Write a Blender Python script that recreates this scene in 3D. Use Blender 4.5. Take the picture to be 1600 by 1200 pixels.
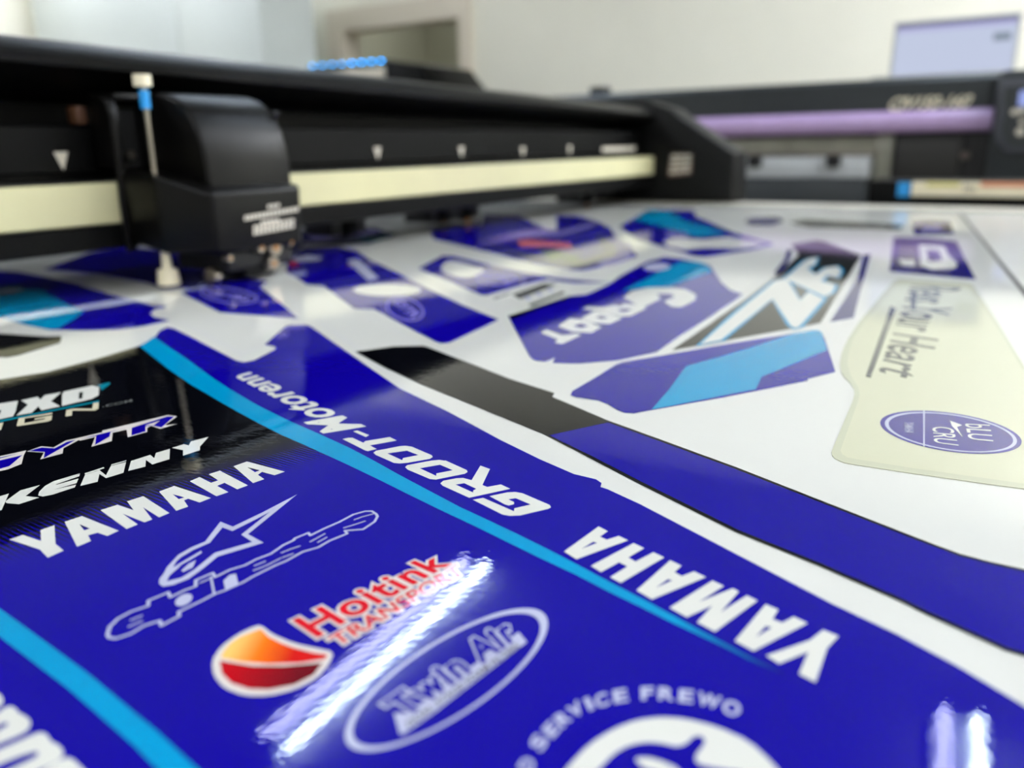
import bpy, bmesh, math, random
from mathutils import Vector, Matrix
from mathutils.geometry import tessellate_polygon
random.seed(4)
C = bpy.context.scene
for o in list(bpy.data.objects): bpy.data.objects.remove(o)
COL = C.collection

# ---------------------------------------------------------------- camera
# world: the machine bed is z = 0, X runs along the gantry, Y across the bed
F = 1280.0
CAM = Vector((0, 0, 0.09))
def _frame():
    ax, ay = 1668.0, 213.0
    s = 0.0177
    k = -387 + s*868
    X = -(F*F-387*k)/(868+387*s)
    bx, by = 800+X, 600+k-s*X
    a = Vector((ax-800, -(ay-600), -F)).normalized()
    b = Vector((bx-800, -(by-600), -F)).normalized()
    z = a.cross(b).normalized()
    b = z.cross(a)
    return Matrix((a, b, z))
ROT = _frame()
cd = bpy.data.cameras.new('camera'); cam = bpy.data.objects.new('camera', cd); COL.objects.link(cam)
cd.sensor_width = 36; cd.lens = 36*F/1600
cd.clip_start = 0.005; cd.clip_end = 50
cam.matrix_world = Matrix.Translation(CAM) @ ROT.to_4x4()
cd.dof.use_dof = True; cd.dof.focus_distance = 0.235; cd.dof.aperture_fstop = 8.5
C.camera = cam

# survey helpers: a sighting from the camera onto the bed or onto an upright plane of the place
def ray(px, py): return ROT @ Vector((px-800, -(py-600), -F))
def P(px, py, z=0.0):
    d = ray(px, py); return CAM + d*((z-CAM.z)/d.z)
def PY(px, py, Y):
    d = ray(px, py); return CAM + d*((Y-CAM.y)/d.y)
def PX(px, py, X):
    d = ray(px, py); return CAM + d*((X-CAM.x)/d.x)

# ---------------------------------------------------------------- world, exposure
w = bpy.data.worlds.new('world'); C.world = w; w.use_nodes = True
w.node_tree.nodes['Background'].inputs[0].default_value = (0.8, 0.85, 0.9, 1)
w.node_tree.nodes['Background'].inputs[1].default_value = 0.03
vs = C.view_settings
vs.view_transform = 'Standard'; vs.look = 'None'; vs.gamma = 1; vs.use_curve_mapping = False
vs.exposure = 0.75
TUBE_EMIT = 28.0      # tubes outside the mirrored view, set stronger to light the room
TUBE_DIM = 10.0       # the two fittings mirrored in the film, set weaker so their streaks stay unclipped
CEIL = 1.62; FLOOR = -1.1
FIX_Y = [4.2, 1.75, 0.0, -0.95, -1.75]  # first and fourth rows are unseen additions for light, clear of the mirrored view
SKIP = [(-4.2, -0.95), (-1.6, -0.95)]
FILL_FIX = [(2.72, 3.92, 4.2), (2.72, 3.92, -0.6), (2.72, 3.92, -1.2), (2.72, 3.92, -1.8), (2.72, 3.92, -2.6), (2.72, 3.92, 5.4), (2.72, 3.92, -0.9), (2.72, 3.92, -1.5), (2.72, 3.92, -2.2), (-.1, 1.1, -1.75)]  # unseen fittings added to brighten the back wall and the bed
FIX_X = [(1.27, 2.47), (-1.6, -0.4), (-4.2, -3.0)]

# ---------------------------------------------------------------- materials
def srgb(c):
    return tuple(((v/255)/12.92 if v/255 <= .04045 else (((v/255)+.055)/1.055)**2.4) for v in c) + (1,)
MATS = {}
def mat(name, rgb, rough=0.4, metal=0.0, spec=0.5, bump=None, coat=0.0, noise=0.0, nscale=40):
    m = bpy.data.materials.new(name); m.use_nodes = True; nt = m.node_tree
    b = nt.nodes['Principled BSDF']
    b.inputs['Roughness'].default_value = rough
    b.inputs['Metallic'].default_value = metal
    b.inputs['Specular IOR Level'].default_value = spec
    b.inputs['Coat Weight'].default_value = coat
    col = srgb(rgb)
    if noise:
        geo = nt.nodes.new('ShaderNodeNewGeometry')
        n = nt.nodes.new('ShaderNodeTexNoise'); n.inputs['Scale'].default_value = nscale
        nt.links.new(geo.outputs['Position'], n.inputs['Vector'])
        r = nt.nodes.new('ShaderNodeValToRGB')
        r.color_ramp.elements[0].position = .3; r.color_ramp.elements[1].position = .7
        r.color_ramp.elements[0].color = tuple(v*(1-noise) for v in col[:3])+(1,)
        r.color_ramp.elements[1].color = tuple(min(1, v*(1+noise)) for v in col[:3])+(1,)
        nt.links.new(n.outputs['Fac'], r.inputs['Fac']); nt.links.new(r.outputs['Color'], b.inputs['Base Color'])
    else:
        b.inputs['Base Color'].default_value = col
    if bump == 'film': film_bump(nt, b)
    if bump == 'grain': grain_bump(nt, b)
    MATS[name] = m
    return m
def film_bump(nt, b, fine=1.0):
    """the laminate film: long soft waves plus a fine orange peel"""
    geo = nt.nodes.new('ShaderNodeNewGeometry')
    # one broad swell where the sheet lifts off the bed, left of the pen
    sb = nt.nodes.new('ShaderNodeVectorMath'); sb.operation = 'SUBTRACT'; sb.inputs[1].default_value = (.22, .50, 0)
    nt.links.new(geo.outputs['Position'], sb.inputs[0])
    sc_ = nt.nodes.new('ShaderNodeVectorMath'); sc_.operation = 'MULTIPLY'; sc_.inputs[1].default_value = (1/.22, 1/.10, 0)
    nt.links.new(sb.outputs['Vector'], sc_.inputs[0])
    dt = nt.nodes.new('ShaderNodeVectorMath'); dt.operation = 'DOT_PRODUCT'
    nt.links.new(sc_.outputs['Vector'], dt.inputs[0]); nt.links.new(sc_.outputs['Vector'], dt.inputs[1])
    ml = nt.nodes.new('ShaderNodeMath'); ml.operation = 'MULTIPLY'; ml.inputs[1].default_value = -.5; nt.links.new(dt.outputs['Value'], ml.inputs[0])
    ex = nt.nodes.new('ShaderNodeMath'); ex.operation = 'EXPONENT'; nt.links.new(ml.outputs[0], ex.inputs[0])
    b0 = nt.nodes.new('ShaderNodeBump'); b0.inputs['Strength'].default_value = 1; b0.inputs['Distance'].default_value = .011
    nt.links.new(ex.outputs[0], b0.inputs['Height'])
    last = b0
    # (scale, height in metres, stretch)
    for sc, h, st in ((6.0, 0.00035, (1, 1, 1)), (26.0, 0.000035, (1.0, .35, 1)), (300.0, 8e-6*fine, (1, .5, 1)), (750.0, 9e-6*fine, (1, .6, 1))):
        mp = nt.nodes.new('ShaderNodeMapping'); mp.inputs['Scale'].default_value = st
        mp.inputs['Rotation'].default_value = (0, 0, .5)
        nt.links.new(geo.outputs['Position'], mp.inputs['Vector'])
        n = nt.nodes.new('ShaderNodeTexNoise'); n.inputs['Scale'].default_value = sc; n.inputs['Detail'].default_value = 0.5
        nt.links.new(mp.outputs['Vector'], n.inputs['Vector'])
        bp = nt.nodes.new('ShaderNodeBump'); bp.inputs['Strength'].default_value = 1; bp.inputs['Distance'].default_value = h
        nt.links.new(n.outputs['Fac'], bp.inputs['Height'])
        if last: nt.links.new(last.outputs['Normal'], bp.inputs['Normal'])
        last = bp
    nt.links.new(last.outputs['Normal'], b.inputs['Normal'])
def grain_bump(nt, b):
    geo = nt.nodes.new('ShaderNodeNewGeometry')
    n = nt.nodes.new('ShaderNodeTexNoise'); n.inputs['Scale'].default_value = 1500
    nt.links.new(geo.outputs['Position'], n.inputs['Vector'])
    bp = nt.nodes.new('ShaderNodeBump'); bp.inputs['Strength'].default_value = .25; bp.inputs['Distance'].default_value = 0.0002
    nt.links.new(n.outputs['Fac'], bp.inputs['Height']); nt.links.new(bp.outputs['Normal'], b.inputs['Normal'])
def emis(name, rgb, strength):
    m = bpy.data.materials.new(name); m.use_nodes = True
    b = m.node_tree.nodes['Principled BSDF']
    b.inputs['Base Color'].default_value = (0, 0, 0, 1)
    b.inputs['Emission Color'].default_value = srgb(rgb); b.inputs['Emission Strength'].default_value = strength
    MATS[name] = m; return m
def film(name, rgb, rough=0.008): return mat(name, rgb, rough, spec=.34, bump='film')
BLUE = film('print_blue', (15, 3, 148))
NAVY = film('print_navy', (16, 8, 112))
BLACK = film('print_black', (7, 8, 14))
WHITE = film('print_white', (222, 222, 215))
CYAN = film('print_cyan', (0, 148, 198))
TEAL = film('print_teal', (0, 128, 150))
RED = film('print_red', (212, 20, 38))
LILAC = film('print_lilac', (140, 132, 205))
PALE = film('print_pale', (188, 190, 215))
CREAM = film('print_cream', (222, 214, 208))
GOLD = film('print_gold', (214, 205, 178))
GREY = film('print_grey', (92, 94, 92))
GREEN = film('print_green', (96, 122, 60))
PINK = film('print_pink', (214, 110, 120))
BEIGE = film('clear_film_beige', (206, 206, 178))
BEIGE_RIM = film('clear_film_rim', (196, 197, 172))
BADGE = film('print_badge_blue', (58, 48, 140))
SHEET = mat('vinyl_sheet_white', (223, 223, 217), 0.05, bump='film')
BED = mat('bed_white', (214, 214, 208), 0.18, noise=.02, nscale=30)
BLK = mat('black_plastic', (9, 9, 8), 0.45, spec=.22, bump='grain', noise=.06, nscale=60)
BLKS = mat('black_satin', (9, 8, 7), 0.36, spec=.2, bump='grain')
BLKM = mat('black_metal', (6, 6, 6), 0.45, spec=.11, noise=.08)
DARK = mat('dark_recess', (12, 12, 13), 0.6, noise=.1)
STRIP = mat('cream_strip', (212, 206, 162), 0.5, noise=.03, nscale=25)
RAILW = mat('pale_rail', (205, 200, 186), 0.35, noise=.03)
MARK = mat('white_mark', (224, 216, 200), 0.5, noise=.02)
STEEL = mat('steel', (165, 158, 148), 0.28, metal=1.0, noise=.05)
BRASS = mat('brass', (180, 130, 80), 0.4, metal=.8, noise=.1)
PEN_CREAM = mat('pen_cream', (248, 238, 208), 0.45, noise=.02)
PEN_BLUE = mat('pen_blue', (40, 160, 235), 0.4, noise=.02)
SLATE = mat('slate_plastic', (44, 49, 52), 0.4, noise=.05)
SLATE2 = mat('panel_grey', (74, 76, 84), 0.4, noise=.04)
VISOR = mat('lilac_visor', (196, 168, 214), 0.25, noise=.03)
PLATEN = mat('platen_grey', (160, 160, 146), 0.4, metal=.2, noise=.12, nscale=20)
WALL = mat('wall_paint', (240, 237, 222), 0.8, noise=.015, nscale=3)
PANEL = mat('cabinet_paint', (214, 221, 219), 0.5, noise=.012, nscale=4)
TRIMM = mat('door_trim_paint', (216, 206, 188), 0.5, noise=.02)
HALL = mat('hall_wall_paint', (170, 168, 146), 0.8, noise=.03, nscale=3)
CEILM = mat('ceiling_paint', (158, 159, 158), 0.9, noise=.01, nscale=2)
FLOORM = mat('floor_vinyl', (150, 148, 142), 0.5, noise=.12, nscale=6)
GREYBOX = mat('grey_box', (150, 156, 156), 0.5, noise=.03)
ALU = mat('laptop_alu', (178, 178, 172), 0.35, metal=.3, noise=.03)

# printed blends: colours that belong to the print itself
def blend_mat(name, a, b, ca, cb, lines=None):
    """ca at bed point a, cb at bed point b; optional fine diagonal line screen between the two"""
    m = film(name, (128, 128, 128)); nt = m.node_tree; bs = nt.nodes['Principled BSDF']
    geo = nt.nodes.new('ShaderNodeNewGeometry')
    d = b-a; L = d.length
    sub = nt.nodes.new('ShaderNodeVectorMath'); sub.operation = 'SUBTRACT'; sub.inputs[1].default_value = a
    nt.links.new(geo.outputs['Position'], sub.inputs[0])
    dot = nt.nodes.new('ShaderNodeVectorMath'); dot.operation = 'DOT_PRODUCT'; dot.inputs[1].default_value = d/(L*L)
    nt.links.new(sub.outputs['Vector'], dot.inputs[0])
    fac = dot.outputs['Value']
    if lines:
        m1, period = lines
        d2 = nt.nodes.new('ShaderNodeVectorMath'); d2.operation = 'DOT_PRODUCT'; d2.inputs[1].default_value = m1*(2*math.pi/period)
        nt.links.new(geo.outputs['Position'], d2.inputs[0])
        sn = nt.nodes.new('ShaderNodeMath'); sn.operation = 'SINE'; nt.links.new(d2.outputs['Value'], sn.inputs[0])
        mu = nt.nodes.new('ShaderNodeMath'); mu.operation = 'MULTIPLY_ADD'; mu.inputs[1].default_value = .28
        nt.links.new(sn.outputs[0], mu.inputs[0]); nt.links.new(fac, mu.inputs[2])
        fac = mu.outputs[0]
    r = nt.nodes.new('ShaderNodeValToRGB')
    r.color_ramp.elements[0].color = srgb(ca); r.color_ramp.elements[1].color = srgb(cb)
    if lines:
        r.color_ramp.elements[0].position = .25; r.color_ramp.elements[1].position = .75
    nt.links.new(fac, r.inputs['Fac']); nt.links.new(r.outputs['Color'], bs.inputs['Base Color'])
    return m

# ---------------------------------------------------------------- object helpers
def link(name, me, m=None, parent=None):
    o = bpy.data.objects.new(name, me); COL.objects.link(o)
    if m: me.materials.append(m)
    if parent:
        o.parent = parent; o.matrix_parent_inverse = parent.matrix_basis.inverted()
    return o
def thing(name, label, cat, loc=(0, 0, 0), group=None):
    o = bpy.data.objects.new(name, None); COL.objects.link(o); o.location = loc
    o.empty_display_size = .01
    o['label'] = label; o['category'] = cat
    if group: o['group'] = group
    return o
def tag(o, label, cat, group=None):
    o['label'] = label; o['category'] = cat
    if group: o['group'] = group
    return o
def struct(o): o['kind'] = 'structure'; return o
def smooth(me, ang=0.6):
    for p in me.polygons: p.use_smooth = True
    try: me.set_sharp_from_angle(angle=ang)
    except Exception: pass
def bm_mesh(name, bm, sm=None):
    bmesh.ops.recalc_face_normals(bm, faces=bm.faces)
    me = bpy.data.meshes.new(name); bm.to_mesh(me); bm.free()
    if sm: smooth(me, sm)
    return me
def add_box(bm, a, b, bev=0, seg=2):
    x0, y0, z0 = (min(a[i], b[i]) for i in range(3)); x1, y1, z1 = (max(a[i], b[i]) for i in range(3))
    v = [bm.verts.new(p) for p in ((x0,y0,z0),(x1,y0,z0),(x1,y1,z0),(x0,y1,z0),(x0,y0,z1),(x1,y0,z1),(x1,y1,z1),(x0,y1,z1))]
    fs = [bm.faces.new([v[i] for i in f]) for f in ((0,3,2,1),(4,5,6,7),(0,1,5,4),(1,2,6,5),(2,3,7,6),(3,0,4,7))]
    if bev:
        es = list({e for f in fs for e in f.edges})
        bmesh.ops.bevel(bm, geom=es, offset=bev, segments=seg, affect='EDGES', profile=.5)
def box(name, a, b, m, parent=None, bev=0, seg=2):
    bm = bmesh.new(); add_box(bm, a, b, bev, seg)
    return link(name, bm_mesh(name, bm, .6 if bev else None), m, parent)
def add_prism(bm, prof, axis, t0, t1, bev=0, seg=2):
    """prof: list of 2-D points; axis 'x' -> (y,z), 'y' -> (x,z), 'z' -> (x,y)"""
    def mk(p, t): return {'x': (t, p[0], p[1]), 'y': (p[0], t, p[1]), 'z': (p[0], p[1], t)}[axis]
    a = [bm.verts.new(mk(p, t0)) for p in prof]; b = [bm.verts.new(mk(p, t1)) for p in prof]
    n = len(prof); fs = [bm.faces.new(a), bm.faces.new(list(reversed(b)))]
    for i in range(n): fs.append(bm.faces.new((a[i], b[i], b[(i+1) % n], a[(i+1) % n])))
    bmesh.ops.recalc_face_normals(bm, faces=fs)
    if bev:
        es = list({e for f in fs[:2] for e in f.edges})
        bmesh.ops.bevel(bm, geom=es, offset=bev, segments=seg, affect='EDGES', profile=.5)
def prism(name, prof, axis, t0, t1, m, parent=None, bev=0, seg=2, sm=.6):
    bm = bmesh.new(); add_prism(bm, prof, axis, t0, t1, bev, seg)
    return link(name, bm_mesh(name, bm, sm), m, parent)
def add_tube(bm, a, b, r, seg=20, r2=None, cap=True):
    a = Vector(a); b = Vector(b); d = (b-a).normalized(); r2 = r if r2 is None else r2
    u = d.orthogonal().normalized(); v = d.cross(u)
    A = [bm.verts.new(a+(u*math.cos(t)+v*math.sin(t))*r) for t in [2*math.pi*i/seg for i in range(seg)]]
    B = [bm.verts.new(b+(u*math.cos(t)+v*math.sin(t))*r2) for t in [2*math.pi*i/seg for i in range(seg)]]
    for i in range(seg): bm.faces.new((A[i], A[(i+1) % seg], B[(i+1) % seg], B[i]))
    if cap: bm.faces.new(list(reversed(A))); bm.faces.new(B)
def tube(name, a, b, r, m, parent=None, seg=20, r2=None):
    bm = bmesh.new(); add_tube(bm, a, b, r, seg, r2)
    return link(name, bm_mesh(name, bm, .6), m, parent)

# ---------------------------------------------------------------- outlines on the bed
def cr(x0, y0, s, pts): return [(x0+x/s, y0+y/s) for x, y in pts]
def gnd(pts): return [P(x, y, 0) for x, y in pts]
def rounded(pts, it=1):
    for _ in range(it):
        out = []
        for i in range(len(pts)):
            a = Vector(pts[i]); b = Vector(pts[(i+1) % len(pts)])
            out += [tuple(a.lerp(b, .22)), tuple(a.lerp(b, .78))]
        pts = out
    return pts
LAYER = 0.00003
def add_flat(bm, loops, z):
    vv = [[Vector((p[0], p[1], 0)) for p in L] for L in loops]
    tris = tessellate_polygon(vv)
    vs_ = [bm.verts.new((p.x, p.y, z)) for L in vv for p in L]
    for t in tris:
        try:
            f = bm.faces.new([vs_[i] for i in t])
        except ValueError: continue
        f.normal_update()
        if f.normal.z < 0: f.normal_flip()
def upmesh(name, bm):
    me = bpy.data.meshes.new(name); bm.to_mesh(me); bm.free(); return me
FILM_T = 0.00025
def ink(name, shapes, m, parent, layer=1, label=None):
    """printed shapes: each shape = list of loops on the bed (first = outline, rest = holes)"""
    bm = bmesh.new(); z = FILM_T + LAYER*layer
    for k, loops in enumerate(shapes): add_flat(bm, loops, z+(k % 23)*4e-7)
    o = link(name, upmesh(name, bm), m, parent)
    if label: o['label'] = label
    return o
def film_piece(name, loop, m, parent, z0=0.00002, t=FILM_T):
    bm = bmesh.new(); n = len(loop)
    add_flat(bm, [loop], t)
    a = [bm.verts.new((p[0], p[1], z0)) for p in loop]; b = [bm.verts.new((p[0], p[1], t)) for p in loop]
    area = sum(loop[i][0]*loop[(i+1) % n][1]-loop[(i+1) % n][0]*loop[i][1] for i in range(n))
    for i in range(n):
        j = (i+1) % n
        bm.faces.new((a[i], a[j], b[j], b[i]) if area > 0 else (a[j], a[i], b[i], b[j]))
    return link(name, upmesh(name, bm), m, parent)
def decal(label, cat, px, m, group=None, name='vinyl_decal', rnd=0):
    if rnd: px = rounded(px, rnd)
    L = gnd(px)
    c = sum(L, Vector())/len(L)
    t = thing(name, label, cat, (c.x, c.y, 0), group)
    film_piece('film', L, m, t)
    return t
def G(*loops): return [gnd(L) for L in loops]
def stroke_shapes(pts, wd, closed=False):
    """a drawn line of width wd (metres) through bed points"""
    out = []
    n = len(pts)
    rng = range(n if closed else n-1)
    for i in rng:
        a = Vector(pts[i][:2]); b = Vector(pts[(i+1) % n][:2]); d = b-a
        if d.length < 1e-7: continue
        d.normalize(); q = Vector((-d.y, d.x))*wd/2
        out.append([[tuple(a+q), tuple(b+q), tuple(b-q), tuple(a-q)]])
    for p in pts:
        out.append([[(p[0]+wd/2*math.cos(t), p[1]+wd/2*math.sin(t)) for t in [2*math.pi*k/10 for k in range(10)]]])
    return out
def ell(cx, cy, a, b, n=48, s=1.0): return [(cx+s*(a[0]*math.cos(t)+b[0]*math.sin(t)), cy+s*(a[1]*math.cos(t)+b[1]*math.sin(t))) for t in [2*math.pi*k/n for k in range(n)]]

_tc = {}
def text_tris(s, bold=0.0, space=1.0):
    key = (s, bold, space)
    if key in _tc: return _tc[key]
    cu = bpy.data.curves.new('t', 'FONT'); cu.body = s; cu.offset = bold; cu.space_character = space; cu.resolution_u = 4
    ob = bpy.data.objects.new('t', cu); COL.objects.link(ob)
    dg = bpy.context.evaluated_depsgraph_get()
    me = bpy.data.meshes.new_from_object(ob.evaluated_get(dg))
    V = [(v.co.x, v.co.y) for v in me.vertices]; T = [tuple(p.vertices) for p in me.polygons]
    bpy.data.objects.remove(ob); bpy.data.curves.remove(cu); bpy.data.meshes.remove(me)
    _tc[key] = (V, T); return V, T
def text_mesh(name, s, corners, m, parent, z=None, bold=0.0, space=1.0, ref_bold=None, layer=2, up=True, box_h=None):
    """set the word in a four-sided box given as 3-D corners BL, BR, TR, TL"""
    V, T = text_tris(s, bold, space)
    VR, _ = text_tris(s, bold if ref_bold is None else ref_bold, space)
    x0 = min(v[0] for v in VR); x1 = max(v[0] for v in VR); y0 = 0.0
    y1 = box_h or max(v[1] for v in VR)
    BL, BR, TR, TL = [Vector(c) for c in corners]
    bm = bmesh.new(); vs_ = []
    for x, y in V:
        u = (x-x0)/(x1-x0); v = (y-y0)/(y1-y0)
        p = (BL*(1-u)+BR*u)*(1-v)+(TL*(1-u)+TR*u)*v
        if z is not None: p.z = z
        vs_.append(bm.verts.new(p))
    for t in T:
        k = len(bm.faces) % 16
        try: f = bm.faces.new([bm.verts.new(vs_[i].co+Vector((0, 0, k*4e-7))) for i in t] if up else [vs_[i] for i in t])
        except ValueError: continue
        if up:
            f.normal_update()
            if f.normal.z < 0: f.normal_flip()
    return link(name, upmesh(name, bm), m, parent)
def word(name, s, px4, m, parent, layer=2, bold=0.0, ref_bold=None, space=1.0):
    return text_mesh(name, s, gnd(px4), m, parent, FILM_T+LAYER*layer, bold, space, ref_bold)

# ================================================================ SETTING
WX = 4.0
def wall_with_door():
    a = PX(535, 46, WX); b = PX(722, 24, WX)
    y1, y0, zt = a.y, b.y, (a.z+b.z)/2
    bm = bmesh.new()
    add_box(bm, (WX, y1, FLOOR), (WX+.12, 6.2, CEIL)); add_box(bm, (WX, -3.2, FLOOR), (WX+.12, y0, CEIL)); add_box(bm, (WX, y0, zt), (WX+.12, y1, CEIL))
    struct(link('wall_back', bm_mesh('wall_back', bm), WALL))
    tw = .085
    bm = bmesh.new()
    add_box(bm, (WX-.025, y1-.012, FLOOR), (WX+.13, y1+tw*1.3, zt+tw*1.3)); add_box(bm, (WX-.025, y0-tw*.8, FLOOR), (WX+.13, y0+.012, zt+tw*1.3)); add_box(bm, (WX-.025, y0+.0121, zt-.012), (WX+.13, y1-.0121, zt+tw*1.3))
    struct(link('trim_1', bm_mesh('trim_1', bm), TRIMM))
    # dim room beyond the doorway
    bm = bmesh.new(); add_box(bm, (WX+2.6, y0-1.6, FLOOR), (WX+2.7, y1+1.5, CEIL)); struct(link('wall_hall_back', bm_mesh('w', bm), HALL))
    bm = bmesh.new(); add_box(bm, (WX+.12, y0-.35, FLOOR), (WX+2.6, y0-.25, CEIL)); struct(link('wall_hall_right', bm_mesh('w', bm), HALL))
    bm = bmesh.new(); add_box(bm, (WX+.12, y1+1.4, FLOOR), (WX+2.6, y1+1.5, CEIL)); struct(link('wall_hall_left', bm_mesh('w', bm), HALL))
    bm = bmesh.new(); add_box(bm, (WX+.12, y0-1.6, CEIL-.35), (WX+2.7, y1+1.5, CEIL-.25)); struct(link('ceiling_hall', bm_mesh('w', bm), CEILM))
wall_with_door()
hl = thing('hall_fill_light', 'unseen tube light added to brighten the dim room beyond the doorway', 'ceiling light', (WX+1.6, 4.2, CEIL-.35))  # unseen lamp, added because the room past the door was black without it
box('housing', (WX+1.2, 4.15, CEIL-.37), (WX+2.0, 4.25, CEIL-.35), PANEL, hl)
tube('tube', (WX+1.22, 4.2, CEIL-.385), (WX+1.98, 4.2, CEIL-.385), .013, emis('hall_fill_glow', (235, 238, 240), 62), hl, 12)
def slab(name, a, b, m): return struct(box(name, a, b, m))
slab('floor', (-5.2, -3.2, FLOOR-.1), (WX+2.7, 6.2, FLOOR), FLOORM)
slab('ceiling', (-5.2, -3.2, CEIL), (WX+.12, 6.2, CEIL+.1), CEILM)
slab('wall_left', (-5.2, 6.2, FLOOR), (WX+.12, 6.3, CEIL), WALL)
slab('wall_right', (-5.2, -3.3, FLOOR), (WX+.12, -3.2, CEIL), WALL)
slab('wall_front', (-5.3, -3.2, FLOOR), (-5.2, 6.2, CEIL), WALL)

# ceiling lights: two fittings mirrored in the film, their grid, plus unseen ones added as fill
TG = emis('tube_glow', (245, 248, 255), TUBE_EMIT); TG2 = emis('dim_tube_glow', (210, 215, 255), TUBE_DIM); TG3 = emis('mid_tube_glow', (225, 245, 255), TUBE_DIM*2.0)
for (xa, xb, fy) in [(a, b, y) for a, b in FIX_X for y in FIX_Y if (a, y) not in SKIP]+FILL_FIX:
    if True:
        if fy == 1.75: ya, yb = 1.74, 1.645
        else: ya, yb = fy+.045, fy-.045
        nm = {4.2: 'by the left wall, added unseen as fill', 1.75: 'left of the middle', 0.0: 'in the middle', -0.95: 'right of the middle, added for light', -1.75: 'second from the right wall', -2.6: 'next to the right wall', -0.6: 'right of the middle, added for light', -1.2: 'third right of the middle', -1.8: 'second from the right wall', 5.4: 'in the left corner', -0.9: 'second right of the middle', -1.5: 'fourth right of the middle', -2.2: 'third from the right wall'}[fy]
        rw = {1.27: 'above the printer', -1.6: 'in the row behind the camera', -4.2: 'in the row nearest the front wall', 2.72: 'added unseen by the back wall to brighten it', -.1: 'added unseen beside the bed as fill'}[xa]
        t = thing('ceiling_light', 'twin tube ceiling light %s, %s' % (rw, nm), 'ceiling light', (xa, fy, CEIL), 'twin tube ceiling lights')
        box('housing', (xa-.03, fy-.085, CEIL-.02), (xb+.03, fy+.085, CEIL), PANEL, t, .004)
        for y in (ya, yb): tube('tube', (xa, y, CEIL-.042), (xb, y, CEIL-.042), .019 if (xa, fy) in ((1.27, 1.75), (1.27, 0.0)) else .013, TG if (xa, fy) not in ((1.27, 1.75), (1.27, 0.0)) else (TG2 if y == ya else TG3), t, 12)
        for x in (xa, xb): box('socket', (x-.015, fy-.07, CEIL-.055), (x+.015, fy+.07, CEIL-.02), GREYBOX, t)
    if (xa, fy) == (1.27, 0.0): t.location.y -= .10
    t.rotation_euler = (0, 0, .105)      # the rows run slightly askew to the machine

# tall pale cabinet on the left, with two doors
def left_cabinet():
    X = 3.3
    yr = PX(408, 60, X).y; ym = PX(279, 50, X).y; yl = min(PX(-60, 50, X).y, 5.7)
    t = thing('tall_cabinet', 'tall pale blue-grey cabinet filling the top left behind the black gantry', 'cabinet', (X+.25, (yr+yl)/2, FLOOR))
    box('carcass', (X+.02, yl+.3, FLOOR), (X+.4, yr, 1.3), PANEL, t)
    box('door', (X, ym+.006, FLOOR+.08), (X+.018, yl+.3, 1.28), PANEL, t, .003)
    box('door', (X, yr+.002, FLOOR+.08), (X+.018, ym-.006, 1.28), PANEL, t, .003)
left_cabinet()
a = PX(412, 20, 3.95); b = PX(466, 36, 3.95)
t = thing('junction_box', 'small grey box fixed to the wall right of the pale cabinet', 'box', (3.95, (a.y+b.y)/2, b.z))
box('case', (3.80, b.y, b.z), (4.0, a.y, b.z+.3), GREYBOX, t, .01)
box('lid', (3.78, b.y+.01, b.z+.02), (3.80, a.y-.01, b.z+.29), PANEL, t, .004)

# machine with a row of blue lamps, behind the gantry in front of the doorway
def lamp_machine():
    X = 3.0
    l = PX(478, 112, X); r = PX(600, 104, X); k = PX(682, 137, X); tp = PX(600, 93, X)
    t = thing('lamp_console', 'dark machine with a row of glowing blue lamps showing over the gantry', 'machine', (X+.2, (l.y+k.y)/2, FLOOR))
    bm = bmesh.new()
    zt = tp.z
    add_prism(bm, [(r.y, FLOOR+.1), (r.y, zt), (PX(655, 101, X).y, PX(655, 101, X).z), (k.y, k.z), (k.y-.02, FLOOR+.1)], 'x', X, X+.4, .01)
    link('housing', bm_mesh('housing', bm, .6), BLKM, t)
    box('shelf', (X-.01, r.y+.002, PX(570, 122, X).z), (X+.3, PX(540, 115, X).y, PX(570, 108, X).z), MARK, t, .004)
    box('lower_body', (X, r.y+.002, FLOOR+.1), (X+.4, l.y, PX(570, 124, X).z), BLKM, t, .01)
    box('lamp_bar', (X+.01, r.y+.002, PX(540, 106, X).z), (X+.04, l.y, PX(540, 98, X).z), BLKM, t, .004)
    em = emis('blue_lamp_glow', (0, 160, 255), 10); em2 = emis('pale_blue_lamp_glow', (60, 170, 255), 7)
    for i in range(8):
        px = 488+i*15.3; py = 103-i*1.15
        p = PX(px, py, X)
        tube('lamp', (X+.008, p.y, p.z), (X-.004, p.y, p.z), .0035, em if i > 3 else em2, t, 12)
lamp_machine()

# ================================================================ FLATBED TABLE
tb = thing('flatbed_table', 'white flat cutting bed under the printed vinyl, with dark seam at right', 'table', (.4, .2, FLOOR))
BX1 = 1.285
box('bed', (-.5, -.62, -.03), (BX1, .80, -.0006), BED, tb)
box('edge_rail', (1.222, -.62, -.0005), (1.284, .80, .0012), RAILW, tb, .0005)
rg = box('rear_guard', (-.5, .8005, -.05), (1.6, .95, .055), BLKM, None, .004)
tag(rg, 'low black guard rail along the far long side of the bed behind the gantry', 'rail')
box('end_apron', (1.2855, -.62, -.12), (1.31, .80, -.004), DARK, tb)
box('frame', (-.5, -.6, -.12), (1.27, .79, -.031), BLKM, tb, .004)
for x in (-.4, 1.15):
    for y in (-.5, .7): box('leg', (x, y, FLOOR), (x+.07, y+.07, -.121), BLKM, tb, .004)
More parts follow.
